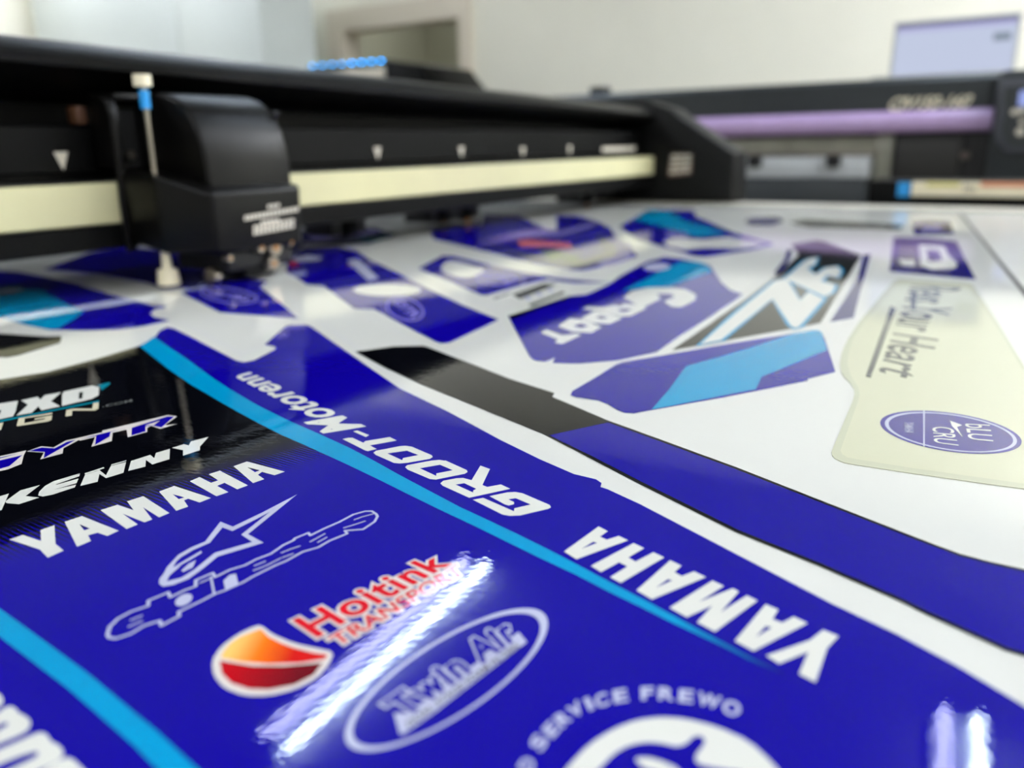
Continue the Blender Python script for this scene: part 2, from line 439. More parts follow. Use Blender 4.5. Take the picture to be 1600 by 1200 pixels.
# seam in the bed along the right hand side
s0 = P(1600, 455); s1 = P(1508, 342); sd = (s1-s0).normalized(); sq = Vector((-sd.y, sd.x, 0))
def seam_at(t): return s0 + sd*t
A_ = seam_at(-.45); B_ = seam_at(.62)
ink_bm = bmesh.new(); add_flat(ink_bm, [[A_+sq*.0016, B_+sq*.0016, B_-sq*.0016, A_-sq*.0016]], -.0003)
link('seam', upmesh('seam', ink_bm), DARK, tb)

# white vinyl sheet
sh = thing('vinyl_sheet', 'large white glossy vinyl sheet that carries all the printed decals', 'vinyl sheet', (.4, .3, 0))
A2 = A_+sq*.004; B2 = B_+sq*.004
film_piece('sheet', [Vector((-.35, -.12, 0)), A2, B2, Vector((1.215, .79, 0)), Vector((-.35, .79, 0))], SHEET, sh, -.0004, 0.0)

# ================================================================ DECALS
# --- the big foreground decal
big_px = [(-250,700),(0,594),(75,582),(150,562),(216,542),(242,528),(250,517),(262,512),(272,514),(300,528),(369,564),(381,567),(397,564),(430,547),(432,544),(428,541),(414,539),
          (447,510),(455,508),(478,508),(486,511),(553,558),(625,608),(700,644),(781,688),(844,719),(897,742),(931,750),(940,756),(938,762),(950,766),(1000,789),(1075,828),(1150,867),(1225,906),(1300,945),(1400,992),(1500,1045),(1600,1105),(1720,1180),(1750,1420),(-350,1420)]
S1 = decal('big royal blue and black decal in the foreground covered with sponsor lettering', 'decal', big_px, BLUE, 'printed decals on the sheet')
# black field that breaks into blue through a fine line screen
gA = P(200, 765); gdir = (P(490, 690)-P(0, 838)).normalized(); gn = Vector((gdir.y, -gdir.x, 0))
gB = P(240, 812); wid = abs((gB-gA).dot(gn)); 
if (gB-gA).dot(gn) < 0: gn = -gn
ldir = (P(455, 716)-P(410, 703)).normalized(); ln = Vector((-ldir.y, ldir.x, 0))
SCREEN = blend_mat('print_line_screen', gA, gA+gn*wid*1.0, (7, 8, 14), (15, 3, 148), (ln, .0013))
blk_px = [(-250,700),(0,594),(75,582),(150,562),(216,542),(219,542),(262,577),(341,627),(403,661),(481,699),(560,735),(594,751),(500,850),(0,1020),(-300,1100)]
ink('black_field', [G(blk_px)], SCREEN, S1, 1, 'black field fading into blue through fine diagonal lines')
CY_FADE = blend_mat('print_cyan_fade', P(1060, 965), P(1225, 1052), (0, 148, 198), (18, 6, 130))
cy_up = [(241,527),(268,546),(294,563),(324,586),(356,607),(400,633),(450,658),(498,679),(544,700),(584,721),(625,744),(672,769),(719,794),(766,816),(812,838),(858,861),(900,883),(950,910),(1000,936),(1050,963),(1100,990),(1140,1011),(1175,1030),(1225,1053)]
cy_lo = [(1222,1056),(1170,1034),(1130,1013),(1050,975),(1000,950),(950,926),(900,900),(840,872),(781,843),(734,820),(687,798),(640,775),(594,752),(540,726),(481,699),(440,681),(403,662),(372,645),(341,627),(300,603),(262,577),(240,559),(219,542)]
ink('stripe', [G(cy_up+cy_lo)], CY_FADE, S1, 2, 'long tapering cyan stripe')
ink('stripe', [G([(-80,895),(0,953),(70,1004),(140,1056),(192,1100),(245,1144),(305,1200),(380,1270),(330,1270),(241,1200),(210,1168),(155,1120),(105,1077),(50,1035),(0,997),(-80,940)])], CYAN, S1, 2, 'wide cyan stripe')

C1 = lambda p: cr(520, 670, 8.889, p); C2 = lambda p: cr(680, 700, 8, p); C4 = lambda p: cr(870, 810, 6.667, p); C5 = lambda p: cr(1030, 890, 5, p)
C6 = lambda p: cr(820, 1050, 4, p); C7 = lambda p: cr(320, 850, 4, p); C8 = lambda p: cr(820, 400, 5.714, p)
D1 = lambda p: cr(1040, 360, 5, p); D2 = lambda p: cr(1300, 430, 5.333, p); D3 = lambda p: cr(1280, 600, 5, p); D4 = lambda p: cr(0, 580, 8, p)
D5 = lambda p: cr(150, 850, 6.4, p); D6 = lambda p: cr(380, 780, 6.667, p); D7 = lambda p: cr(230, 760, 6.154, p)
E1 = lambda p: cr(0, 640, 5.333, p); Z2 = lambda p: cr(0, 740, 6.667, p); Z3 = lambda p: cr(160, 640, 8, p); Y1 = lambda p: cr(200, 700, 6.154, p)

groot = [
    G(C1([(135,155),(215,137),(275,137),(425,207),(450,183),(790,127),(890,175),(515,243),(612,293),(490,322),(455,315)])),
    G(C1([(285,48),(345,35),(505,100),(460,127)])),
    G(C1([(565,345),(600,318),(930,255),(1010,248),(1100,262),(1375,380),(1388,405),(1350,430),(1040,485),(930,495),(850,487),(600,377)]),
      C1([(760,355),(1030,315),(1190,378),(975,420),(965,450)])),
    G(C1([(1005,545),(1035,518),(1370,455),(1480,445),(1550,455)])+C2([(130,168),(395,288),(405,312),(370,335),(20,405)])+C1([(1440,720),(1350,712),(1040,580)]),
      C1([(1210,562),(1490,512)])+C2([(220,290),(15,330)])+C1([(1437,668)])),
    G(C2([(65,455),(100,422),(270,390),(350,387),(455,415),(565,232),(685,275),(590,475),(650,500),(820,468),(940,523),(425,635),(95,485)]),
      C2([(255,470),(365,453),(515,523),(475,545),(475,570)])),
    G(C2([(470,660),(600,637),(985,805),(990,768),(1195,720),(1005,640),(915,655),(985,690),(985,715),(920,733),(870,718),(680,615),(900,568),(1000,562),(1090,578),(1430,725),(1447,755),(1410,775),(1060,857),(930,862),(840,845)])),
]
ink('lettering', groot, WHITE, S1, 2, 'white squared GROOT lettering')
C3 = lambda p: cr(350, 570, 6.667, p)
word('lettering', 'Motorenn', C3([(1470,655),(262,85),(30,150),(1035,726)]), WHITE, S1, 3, .022).__setitem__('label', 'white slanted Motorenn lettering')
yam_r = [
    G(C4([(75,360),(435,98),(530,148),(450,205),(520,237),(645,197),(742,243),(205,440)]), C4([(255,333),(380,257),(420,270)])),
    G(C4([(355,510),(800,272),(910,325),(745,422),(820,465),(1005,367),(1118,422),(665,688),(555,628),(735,515),(650,472),(460,575)])),
    G(C4([(830,765),(1180,452),(1300,508),(1225,575),(1300,618),(1430,567),(1552,628),(990,860)]), C4([(1030,740),(1155,650),(1205,660)])),
    G(C5([(80,310),(415,97),(505,140),(310,265),(575,158),(622,183),(480,345),(685,213),(768,255),(435,498),(295,425),(415,293),(215,385)])),
    G(C5([(590,570),(830,283),(930,325),(885,400),(960,428),(1050,380),(1158,432),(735,650)]), C5([(755,540),(830,455),(880,465)])),
    G(C5([(835,685),(1175,565),(1280,483),(1400,533),(1310,630),(1300,660),(1220,895),(1090,830),(1165,655),(935,750)])),
]
ink('lettering', yam_r, WHITE, S1, 4, 'white YAMAHA lettering along the right edge')
yam_l = [
    G(Z2([(100,700),(240,652),(430,715),(425,600),(570,550),(580,745),(665,815),(500,890),(420,805)])),
    G(Z2([(675,515),(855,455),(1240,608),(1120,663),(1020,628),(920,655),(950,715),(805,775)]), Z2([(830,540),(940,585),(880,605)])),
    G(Z2([(1048,393),(1225,337),(1395,395),(1325,300),(1495,247)])+Y1([(400,637),(300,678),(145,580),(235,698),(160,727)])+Z2([(1280,430),(1437,542),(1320,590)])),
    G(Y1([(300,430),(445,375),(800,492),(690,535),(580,498),(540,515),(580,575),(465,615)]), Y1([(430,455),(545,485),(490,503)])),
    G(Y1([(595,330),(690,290),(800,345),(868,322),(778,262),(885,228),(1155,370),(1052,408),(930,345),(858,375),(968,435),(852,475)])),
    G(Y1([(1015,185),(1145,140),(1510,238),(1410,272),(1290,240),(1250,268),(1312,310),(1203,348)]), Y1([(1150,195),(1268,225),(1222,243)])),
]
ink('lettering', yam_l, WHITE, S1, 3, 'white YAMAHA lettering across the black to blue blend')
kenny = [
    G(Z2([(-60,265),(95,220),(20,390),(-60,415)])),
    G(Z2([(60,300),(215,185),(420,130),(270,245),(410,262),(200,330),(65,318)])),
    G(Z2([(400,240),(410,200),(470,140),(560,90),(835,8),(828,38),(600,118),(580,130),(820,62),(800,110),(560,180),(795,125),(780,155),(550,230),(450,250)])),
    G(E1([(670,645),(710,552),(830,513),(885,556),(925,478),(1052,445),(1030,535),(885,580),(830,545),(815,610)])),
    G(E1([(705,540),(865,488),(872,497),(712,550)])), G(E1([(930,465),(1055,430),(1052,438),(925,475)])),
    G(Z3([(325,780),(360,655),(600,578),(650,620),(670,555),(845,503),(840,632),(625,698),(545,640),(540,725)])),
    G(Z3([(870,490),(1020,445),(1080,460),(1110,410),(1330,352),(1220,475),(1220,520),(1010,588),(1010,520)])),
]
ink('lettering', kenny, WHITE, S1, 3, 'white slanted KENNY lettering')
mxd = [
    G(D4([(-120,440),(0,415),(225,380),(200,500),(165,575),(0,612),(-120,640)]), D4([(-15,500),(20,495),(0,548),(-20,555)])),
    G(D4([(265,375),(470,330),(505,365),(560,310),(770,272),(640,385),(755,450),(520,500),(480,450),(400,530),(205,565),(350,430)])),
    G(D4([(800,265),(1150,190),(1240,210),(1235,310),(1150,355),(775,445),(780,300)]), D4([(990,275),(1040,268),(1030,352),(985,358)])),
]
ink('lettering', mxd, WHITE, S1, 3, 'white block MXD lettering')
ink('lettering', [
    G(D4([(830,497),(905,480),(900,565),(820,577)])), G(D4([(905,478),(1155,478),(1165,410),(1235,400),(1230,480),(1190,502),(905,503)])),
    G(D4([(210,690),(235,600),(650,528),(660,542),(600,558),(312,600),(305,662),(560,612),(570,598),(430,618),(440,602),(655,560),(645,620),(600,640),(220,700)])),
    G(D4([(-60,672),(45,650),(15,745),(-60,765)]))], GOLD, S1, 3, 'small gold lettering under MXD')
ink('swoosh', [G(D4([(-150,655),(0,627),(800,465),(1240,375),(1240,396),(800,482),(0,647),(-150,675)])), G(D4([(1210,185),(1370,150),(1382,165),(1275,250),(1245,200)]))], TEAL, S1, 4, 'thin teal underline ending in an arrow')
word('lettering', '.COM', [(160,638),(207,629),(207,625),(162,634)], GREY, S1, 3, .02).__setitem__('label', 'tiny grey lettering')
gy_w = [
    G(D4([(-300,1165),(0,1075),(330,1003),(300,1060),(272,1172),(100,1240),(-300,1330)])),
    G(D4([(340,1015),(520,950),(672,965),(825,878),(1010,840),(985,872),(795,975),(785,1040),(505,1115),(550,1030)])),
    G(D4([(960,850),(1640,690),(1640,730),(1410,780),(1400,885),(1145,955),(1190,835),(1000,880)])),
    G(Z3([(300,245),(0,318),(0,275),(820,80),(935,95),(780,210),(935,190),(725,252),(610,215),(562,240),(560,290),(320,357)])),
]
gy_b = [
    G(D4([(-300,1215),(0,1130),(282,1062),(120,1200),(-300,1320)])), G(D4([(-300,1178),(0,1092),(240,1040),(0,1105),(-300,1190)])),
    G(D4([(360,1010),(525,966),(685,977),(840,895),(950,870),(548,1102),(562,1023)])),
    G(D4([(1010,860),(1590,716),(1385,772),(1370,832),(1190,935),(1205,822)])),
    G(Z3([(368,240),(815,96),(900,100),(740,236),(620,213),(540,224),(540,285),(365,336)]), Z3([(535,210),(720,150),(640,212)])),
]
ink('lettering', gy_w, CREAM, S1, 3, 'pale edge of the slanted GYTR lettering')
ink('lettering', gy_b, BLUE, S1, 4, 'blue fill of the slanted GYTR lettering')
# star brand
ink('star_logo', [
    G(D7([(1445,85),(970,470),(1120,552),(680,685),(540,800),(400,900),(250,960),(150,975),(115,945),(120,900),(160,850),(190,790),(300,670),(420,600),(560,540),(705,350),(825,398),(1100,265)]),
      D7([(1180,255),(905,475),(1012,545),(650,650),(450,815),(330,890),(190,925),(215,870),(330,770),(250,790),(280,735),(330,690),(440,625),(605,552),(725,405),(820,440),(1050,325)])),
    G(D7([(250,790),(520,630),(528,650),(440,703),(330,765)])), G(D7([(330,820),(400,755),(472,720),(440,790),(350,833)]))], PALE, S1, 2, 'outlined star with a letter a')
alp = D5([(115,920),(140,840),(220,760),(350,690),(525,630),(525,580),(725,495),(745,545),(900,470),(1000,435),(1000,375),(1170,300),(1190,345),(1340,270),(1490,225)])+D6([(133,640),(290,580),(420,490),(525,440),(540,420),(680,362),(700,390),(850,315),(1000,250),(1150,170),(1270,137),(1340,135),(1385,165),(1400,190),(1370,245),(1250,325),(1060,340),(1085,370),(900,445),(780,515),(620,560),(450,655),(330,705),(200,770),(100,820)])+D5([(1472,395),(1280,480),(1180,515),(1060,580),(830,690),(835,735),(655,830),(640,780),(480,830),(350,910),(200,960),(135,950)])
sx = []
sx += stroke_shapes(gnd(alp), .00068, True)
for pl in (D5([(350,775),(460,730)]), D5([(330,840),(460,785)]), D5([(1150,340),(1185,520)]), D5([(1045,400),(1150,355)]), D6([(120,705),(230,660)]), D6([(110,755),(240,705),(390,628)]), D6([(400,570),(500,530),(590,500)]), D6([(410,620),(520,580)]), D6([(700,455),(850,372)]), D6([(780,460),(870,410)]), D6([(1160,225),(1240,195),(1370,160)]), D6([(1050,310),(1180,270),(1270,240)])):
    sx += stroke_shapes(gnd(pl), .00045)
sx.append(G(cr(150,850,6.4,ell(880,572,(85,-40),(20,48),20))))
sx.append(G(D5([(1275,380),(1340,320),(1400,310),(1425,410),(1295,468)])))
ink('lettering', sx, PALE, S1, 2, 'outlined alpinestars lettering')
# Hoitink
hq = C7([(700,592),(1545,128),(1400,68),(545,487)])
tq = C7([(835,652),(1625,190),(1570,135),(768,598)])
word('lettering', 'Hoitink', hq, CREAM, S1, 2, .08, .025, 1.07).__setitem__('label', 'pale halo around the red lettering')
word('lettering', 'TRANSPORT', tq, CREAM, S1, 2, .12, .01)['label'] = 'pale halo around the smaller red lettering'
word('lettering', 'Hoitink', hq, RED, S1, 4, .025, None, 1.07)['label'] = 'red Hoitink lettering'
word('lettering', 'TRANSPORT', tq, RED, S1, 5, .01)['label'] = 'smaller red TRANSPORT lettering'
ink('ball_logo', [G(rounded(C7([(350,512),(420,570),(560,630),(700,660),(808,683),(780,760),(700,850),(560,920),(400,958),(250,958),(120,910),(55,830),(45,740),(100,650),(200,575),(290,530)]),1))], CREAM, S1, 2, 'pale rim of the round orange and red emblem')
OR = blend_mat('print_orange_blend', P(*C7([(150,690)])[0]), P(*C7([(560,690)])[0]), (255, 200, 110), (208, 22, 20))
OR.node_tree.nodes['Color Ramp'].color_ramp.elements.new(.45).color = srgb((250, 120, 20))
DR = blend_mat('print_darkred_blend', P(*C7([(150,800)])[0]), P(*C7([(600,820)])[0]), (190, 8, 24), (105, 8, 24))
ink('ball_logo', [G(C7([(350,540),(400,590),(480,630),(560,660),(680,690),(770,702),(750,728),(600,752),(400,758),(230,745),(100,720),(120,680),(160,630),(220,590)]))], OR, S1, 3, 'orange to red upper half of the emblem')
ink('ball_logo', [G(C7([(95,740),(300,773),(500,773),(738,752),(680,830),(560,890),(400,920),(280,915),(170,880),(110,820)]))], DR, S1, 3, 'dark red lower half of the emblem')
# Twin Air
tw = lambda p: cr(520, 930, 4.444, p)
ink('oval_ring', [G(tw(ell(790,597,(690,-381),(0,306),64,1.02)), tw(ell(790,597,(690,-381),(0,306),64,.945)))], PALE, S1, 2, 'pale oval outline')
tq2 = tw([(505,865),(1290,300),(1175,165),(335,765)])
word('lettering', 'Twin Air', tq2, PALE, S1, 3, .09, .03, 1.1)['label'] = 'pale halo around Twin Air'
ink('lettering_band', [G(tw([(465,975),(425,830),(520,830),(1290,265),(1348,335),(700,830),(490,978)]))], PALE, S1, 2, 'pale band under Twin Air')
word('lettering', 'Twin Air', tq2, BLUE, S1, 5, .03, None, 1.1)['label'] = 'blue Twin Air lettering'
word('lettering', 'DUAL STAGE FOAM FILTERS', tw([(530,935),(1300,375),(1275,342),(510,895)]), GREY, S1, 6, .01)['label'] = 'tiny dark lettering under Twin Air'
# SERVICE FREWO
def glyph(ch, cx, cy, w_, h_, ang, m, parent, bm_store):
    V, T = text_tris(ch, .035)
    x0 = min(v[0] for v in V); x1 = max(v[0] for v in V); y0 = min(v[1] for v in V); y1 = max(v[1] for v in V)
    a = math.radians(ang); ca, sa = math.cos(a), math.sin(a)
    vs_ = []
    for x, y in V:
        u = ((x-x0)/(x1-x0)-.5)*w_; v = ((y-y0)/(y1-y0)-.5)*h_
        q = cr(820, 1050, 4, [(cx+u*ca-v*sa, cy-(u*sa+v*ca))])[0]
        p = P(*q); p.z = FILM_T+LAYER*2; vs_.append(bm_store.verts.new(p))
    for t_ in T:
        f = bm_store.faces.new([vs_[i] for i in t_]); f.normal_update()
        if f.normal.z < 0: f.normal_flip()
bmg = bmesh.new()
for ch, cx, cy, w_, h_, an in (('D',15,590,85,95,62),('S',88,450,90,100,58),('E',165,368,80,92,50),('R',238,300,85,92,42),('V',318,245,90,88,35),('I',400,208,34,86,28),('C',480,185,88,86,20),('E',598,158,90,84,10),
                            ('F',765,142,80,84,2),('R',885,145,100,84,-3),('E',1008,160,92,84,-6),('W',1150,188,150,84,-14),('O',1292,235,115,92,-20)):
    glyph(ch, cx, cy, w_, h_, an, PALE, S1, bmg)
link('lettering', upmesh('lettering', bmg), PALE, S1)['label'] = 'pale curved SERVICE FREWO lettering'
ink('round_logo', [G(rounded(C6([(120,900),(190,720),(270,600),(400,460),(560,360),(700,308),(850,290),(1000,300),(1200,350),(1400,440),(1560,590),(1720,800),(1800,1100),(1600,1300),(300,1300)]),1))], WHITE, S1, 2, 'white disc of the round badge')
ink('round_logo', [G(rounded(C6([(380,760),(430,650),(480,600),(560,520),(650,470),(750,450),(850,455),(950,480),(1010,460),(1060,410),(1110,412),(1130,450),(1060,540),(1075,585),(1180,610),(1400,640),(1500,800),(1500,1100),(400,1100)]),1))], BLUE, S1, 3, 'blue animal shape in the round badge')
ink('round_logo', [G(C6([(690,560),(710,545),(780,548),(860,570),(940,605),(1000,660),(900,660),(740,610)]))], WHITE, S1, 4, 'white streak in the round badge')
# lower left lettering fragments
LL = lambda p: cr(0, 1040, 7.5, p)
ink('lettering', [
    G(rounded(LL([(-120,330),(-20,330),(40,400),(30,480),(-60,520),(-120,520)]),1)),
    G(rounded(LL([(-150,640),(0,560),(60,510),(130,490),(190,520),(220,570),(290,600),(350,650),(365,700),(330,780),(200,850),(0,930),(-150,1000),(-150,880),(0,770),(90,720),(100,690),(60,680),(-150,780)]),1)),
    G(rounded(LL([(-150,1060),(0,1000),(300,870),(440,805),(520,800),(580,860),(600,910),(680,940),(740,1000),(750,1060),(700,1130),(560,1200),(300,1330),(-150,1500),(-150,1370),(200,1200),(430,1090),(460,1040),(420,1020),(200,1090),(-150,1240)]),1)),
    G(rounded(LL([(500,1250),(700,1130),(800,1090),(880,1130),(940,1200),(1050,1300),(1100,1420),(900,1500),(400,1500)]),1))], WHITE, S1, 2, 'large white rounded letters cut by the picture corner')

# --- long black and blue strip beside the big decal
st_up = [(556,550),(616,542),(662,541),(669,543),(797,593),(860,613),(866,615),(863,621),(950,658),(1000,676),(1150,731),(1280,782),(1428,840),(1465,854),(1500,867),(1550,880),(1600,891),(1730,905)]
st_lo = [(1730,1050),(1600,1026),(1570,1017),(1540,1003),(1450,962),(1410,942),(1280,885),(1150,832),(1050,782),(1000,757),(925,718),(850,679),(728,629),(656,600),(600,574)]
S2 = decal('long narrow decal running right, black at one end and blue at the other', 'decal', st_up+st_lo, BLACK, 'printed decals on the sheet')
def inset(loop, d):
    L = [Vector((p.x, p.y, 0)) for p in loop]; n = len(L); out = []
    ar = sum(L[i].x*L[(i+1) % n].y-L[(i+1) % n].x*L[i].y for i in range(n)); s = 1 if ar > 0 else -1
    for i in range(n):
        a, b, c = L[i-1], L[i], L[(i+1) % n]
        n1 = Vector((-(b-a).y, (b-a).x, 0)).normalized()*s; n2 = Vector((-(c-b).y, (c-b).x, 0)).normalized()*s
        m_ = (n1+n2); m_ = m_.normalized() if m_.length > 1e-6 else n1
        out.append(b+m_*d/max(.5, m_.dot(n1)))
    return out
blue_px = [(950,660),(1000,678),(1150,733),(1280,784),(1428,842),(1465,856),(1500,869),(1550,882),(1600,893),(1730,907),(1730,1048),(1600,1024),(1570,1015),(1540,1001),(1450,960),(1410,940),(1280,883),(1150,830),(1050,780),(1000,755),(925,716),(854,681)]
ink('blue_field', [[inset(gnd(blue_px), .0006)]], BLUE, S2, 1, 'blue part of the strip')

# --- decals in the middle distance
AA = lambda p: cr(400, 320, 4, p); BB = lambda p: cr(640, 370, 6.154, p); CC = lambda p: cr(940, 310, 3.478, p)
FF = lambda p: cr(0, 340, 5.333, p); HH = lambda p: cr(180, 340, 5, p); KK = lambda p: cr(660, 320, 4.706, p); LLk = lambda p: cr(940, 310, 5.333, p); MM = lambda p: cr(1220, 320, 4.21, p); NN = lambda p: cr(440, 320, 6.154, p)
grp = 'printed decals on the sheet'
d = decal('blue decal with a white slot and round emblem, right of the cutting carriage', 'decal', AA([(190,420),(250,455),(320,500),(425,508),(520,580),(615,650),(740,652),(930,755),(1120,855),(1160,868),(1210,862),(1515,720),(1280,625),(1060,520),(860,415),(700,340),(630,290),(500,262),(300,270),(200,330)]), BLUE, grp)
ink('slot', [G(AA(ell(820,535,(212,0),(5,38),32)))], WHITE, d, 1, 'white rounded slot')
ink('lettering', [G(AA([(565,352),(640,338),(768,462),(705,478)]))], PALE, d, 1, 'pale blurred lettering bar')
ink('emblem', [G(AA(ell(932,655,(118,40),(-30,64),32)), AA(ell(932,655,(104,35),(-26,55),32)))], LILAC, d, 1, 'pale round emblem')
word('emblem_lettering', 'GYTR', AA([(855,612),(985,715),(1040,690),(905,590)]), LILAC, d, 2, .04)
ink('small_logo', [G(AA([(215,330),(330,315),(420,330),(390,350),(240,360)]))], PALE, d, 1, 'small pale logo')
ink('small_logo', [G(AA([(215,355),(255,350),(262,385),(225,395)]))], RED, d, 1, 'small red logo')
d = decal('blue decal with a white six-sided window and oval emblem', 'decal', BB([(90,305),(205,245),(320,185),(420,190),(900,300),(1150,352),(1400,400),(1900,440),(1990,440),(1600,447),(1400,425),(1330,408),(1230,425),(740,562),(690,560),(400,435)]), BLUE, grp)
ink('window', [G(rounded(BB([(295,300),(360,235),(470,242),(710,305),(705,345),(570,400),(480,395),(320,345)]),1))], WHITE, d, 1, 'white six-sided window')
ink('emblem', [G(BB(ell(835,408,(200,12),(-8,62),32)), BB(ell(835,408,(180,11),(-7,50),32)))], LILAC, d, 1, 'pale oval emblem')
word('emblem_lettering', 'bLU CRU', BB([(690,395),(960,455),(975,390),(700,365)]), LILAC, d, 2, .05)
d = decal('narrow dark grey lettered label between two blue decals', 'decal', BB([(800,600),(990,535),(1290,440),(1560,480),(1500,520),(1330,580),(1130,670),(980,570)]), WHITE, grp)
ink('lettering', [G(BB([(985,560),(1290,448),(1420,462),(1330,500),(1060,605)])), G(BB([(1130,660),(1480,528),(1500,540),(1180,672)])), G(BB([(800,598),(960,545),(970,552),(815,606)]))], GREY, d, 1, 'dark grey lettering')
ink('lettering', [G(BB([(1100,590),(1140,575),(1180,600),(1140,620)])), G(BB([(1200,550),(1240,535),(1290,565),(1250,580)])), G(BB([(1310,510),(1350,497),(1400,525),(1360,540)]))], PALE, d, 2, 'pale letters')
# Groot decal
groot_px = [(794,494),(827,556),(833,562),(840,564),(852,565),(860,562),(868,558),(864,567),(890,568),(907,568),(965,563),(1026,550),(1063,524),(1100,501),(1161,460),(1141,454),(1127,442),(1118,428),(1110,416),(1095,411),(1065,405),(1038,402),(1012,409),(998,416),(967,433),(955,443),(916,461),(890,463),(850,476),(820,486)]
d = decal('blue decal with white upside-down Groot lettering and a cyan corner', 'decal', groot_px, BLUE, grp)
ink('black_edge', [G([(794,494),(820,486),(850,476),(890,463),(892,466),(850,480),(800,500)])], BLACK, d, 1)
ink('cyan_patch', [G(CC([(110,505),(260,430),(430,345),(540,350),(585,372),(600,402),(370,480),(200,490)]))], CYAN, d, 1, 'cyan corner patch')
ink('dot', [G(C8(ell(1180,100,(118,-6),(0,36),24)))], PALE, d, 2, 'pale round dot')
ink('lettering', [G(C8([(140,690),(195,660),(330,712),(460,698),(505,712),(335,792),(262,782),(295,752)])),
    G(C8([(295,632),(400,560),(520,572),(685,640),(600,692),(420,682)]), C8([(430,628),(500,608),(565,630),(500,648)])),
    G(C8([(500,560),(620,498),(720,508),(872,560),(760,612),(600,602)]), C8([(630,555),(680,538),(745,555),(690,568)])),
    G(C8([(505,478),(560,455),(700,462),(800,440),(860,455),(880,430),(1000,440),(1090,470),(950,540),(860,545),(760,520),(700,500)]), C8([(820,490),(900,470),(960,485),(880,510)])),
    G(C8([(880,370),(960,315),(1100,285),(1300,285),(1430,300),(1530,350),(1520,400),(1400,462),(1310,458),(1240,410),(1340,370),(1300,345),(1180,340),(1215,390),(1050,465),(960,420)]))], WHITE, d, 2, 'white upside-down Groot lettering')
# YZ decal
d = decal('black decal with big white YZ letters edged in cyan', 'decal', D1([(55,935),(640,530),(900,325),(1040,190),(985,115),(1170,78),(1260,95),(1530,200),(1470,290),(1210,722),(1000,765)]), BLACK, grp)
zz = D1([(270,895),(560,640),(850,400),(930,380),(960,400),(1050,550),(1120,480),(1235,540),(1045,755),(1010,768),(975,745),(835,540),(430,862)])
ff = D1([(930,380),(1090,240),(1130,222),(1190,215),(1165,265),(1110,300),(1170,350),(1250,295),(1340,285),(1375,320),(1345,372),(1265,352),(1215,400),(1325,430),(1300,490),(1240,520)])
ink('lettering', [[inset(gnd(zz), -.0020)], [inset(gnd(ff), -.0020)]], CYAN, d, 1, 'cyan edge of the letters')
ink('lettering', [G(zz), G(ff)], WHITE, d, 2, 'white YZ letters')
d = decal('narrow violet-blue wedge decal between the black YZ decal and beige plate', 'decal', D1([(1285,715),(1470,682),(1500,560),(1600,190),(1548,195),(1500,380)]), NAVY, grp)
d = decal('small curved navy decal at the upper left of the black YZ decal', 'decal', D1([(850,330),(930,230),(955,150),(990,165),(965,240),(890,360)]), NAVY, grp)
# cyan long decal
d = decal('long violet-blue decal crossed by a broad cyan band, below the YZ decal', 'decal', [(892,618),(894,612),(928,592),(962,571),(972,567),(1120,541),(1270,517),(1278,517),(1284,520),(1289,531),(1305,581),(1262,592),(1262,595),(1130,621),(1006,643),(991,646),(976,645),(965,641),(948,631),(935,626),(900,621)], BLUE, grp)
ink('cyan_band', [G([(1018,641),(1046,609),(1072,573),(1140,554),(1245,521),(1270,517),(1278,517),(1284,520),(1292,548),(1190,590),(1181,609)])], CYAN, d, 1, 'broad cyan band')
# beige plate
d = decal('translucent beige plate-shaped decal with slogan and blue oval badge', 'decal', [(1329,600),(1334,608),(1335,616),(1332,628),(1299,707),(1300,712),(1304,717),(1312,721),(1320,724),(1336,727),(1428,741),(1520,754),(1600,765),(1740,785),(1740,735),(1600,572),(1560,506),(1523,449),(1519,444),(1510,442),(1460,439),(1422,437),(1405,436),(1396,440),(1379,458),(1360,482),(1341,505),(1325,530),(1319,542),(1314,556),(1312,569),(1314,582),(1319,590)], BEIGE_RIM, grp)
ink('film_face', [G([(1341,606),(1343,617),(1340,630),(1313,705),(1316,711),(1324,716),(1340,719),(1428,733),(1520,746),(1600,757),(1740,775),(1735,735),(1600,582),(1560,516),(1518,455),(1512,449),(1500,447),(1460,445),(1420,443),(1408,443),(1400,447),(1385,465),(1350,505),(1332,532),(1325,556),(1324,569),(1330,590)])], BEIGE, d, 1, 'beige face of the plate')
word('lettering', 'Revs Your Heart', D2([(665,85),(395,812),(735,900),(1075,110)]), GREY, d, 2, .014)['label'] = 'dark handwritten-looking slogan'
ink('underline', [G(D2([(278,852),(322,862),(532,282),(488,262)])), G(D2([(655,160),(712,150),(692,300),(655,290)]))], GREY, d, 2, 'dark underline bars')
ea, eb = (552, 80), (-20, 150)
ink('oval_badge', [G(D3(ell(1028,385,ea,eb,64)))], BADGE, d, 3, 'blue oval badge')
ink('oval_badge', [G(D3(ell(1028,385,ea,eb,64,.935)), D3(ell(1028,385,ea,eb,64,.88)))], PALE, d, 4, 'pale ring of the badge')
ink('oval_badge', [G(D3([(811,215),(824,215),(824,498),(811,496)]))], PALE, d, 5, 'pale dividing line')
word('badge_lettering', 'bLU', D3([(1140,318),(1168,440),(1360,458),(1330,328)]), WHITE, d, 5, .005)
word('badge_lettering', 'CRU', D3([(882,340),(900,468),(1092,492),(1045,350)]), WHITE, d, 5, .005)
word('badge_lettering', 'YAMAHA', D3([(668,305),(668,385),(738,395),(738,312)]), PALE, d, 5, .02)
ink('badge_lettering', [G(D3([(1020,295),(1115,330),(1075,345),(1120,425),(1035,335)]))], WHITE, d, 5)
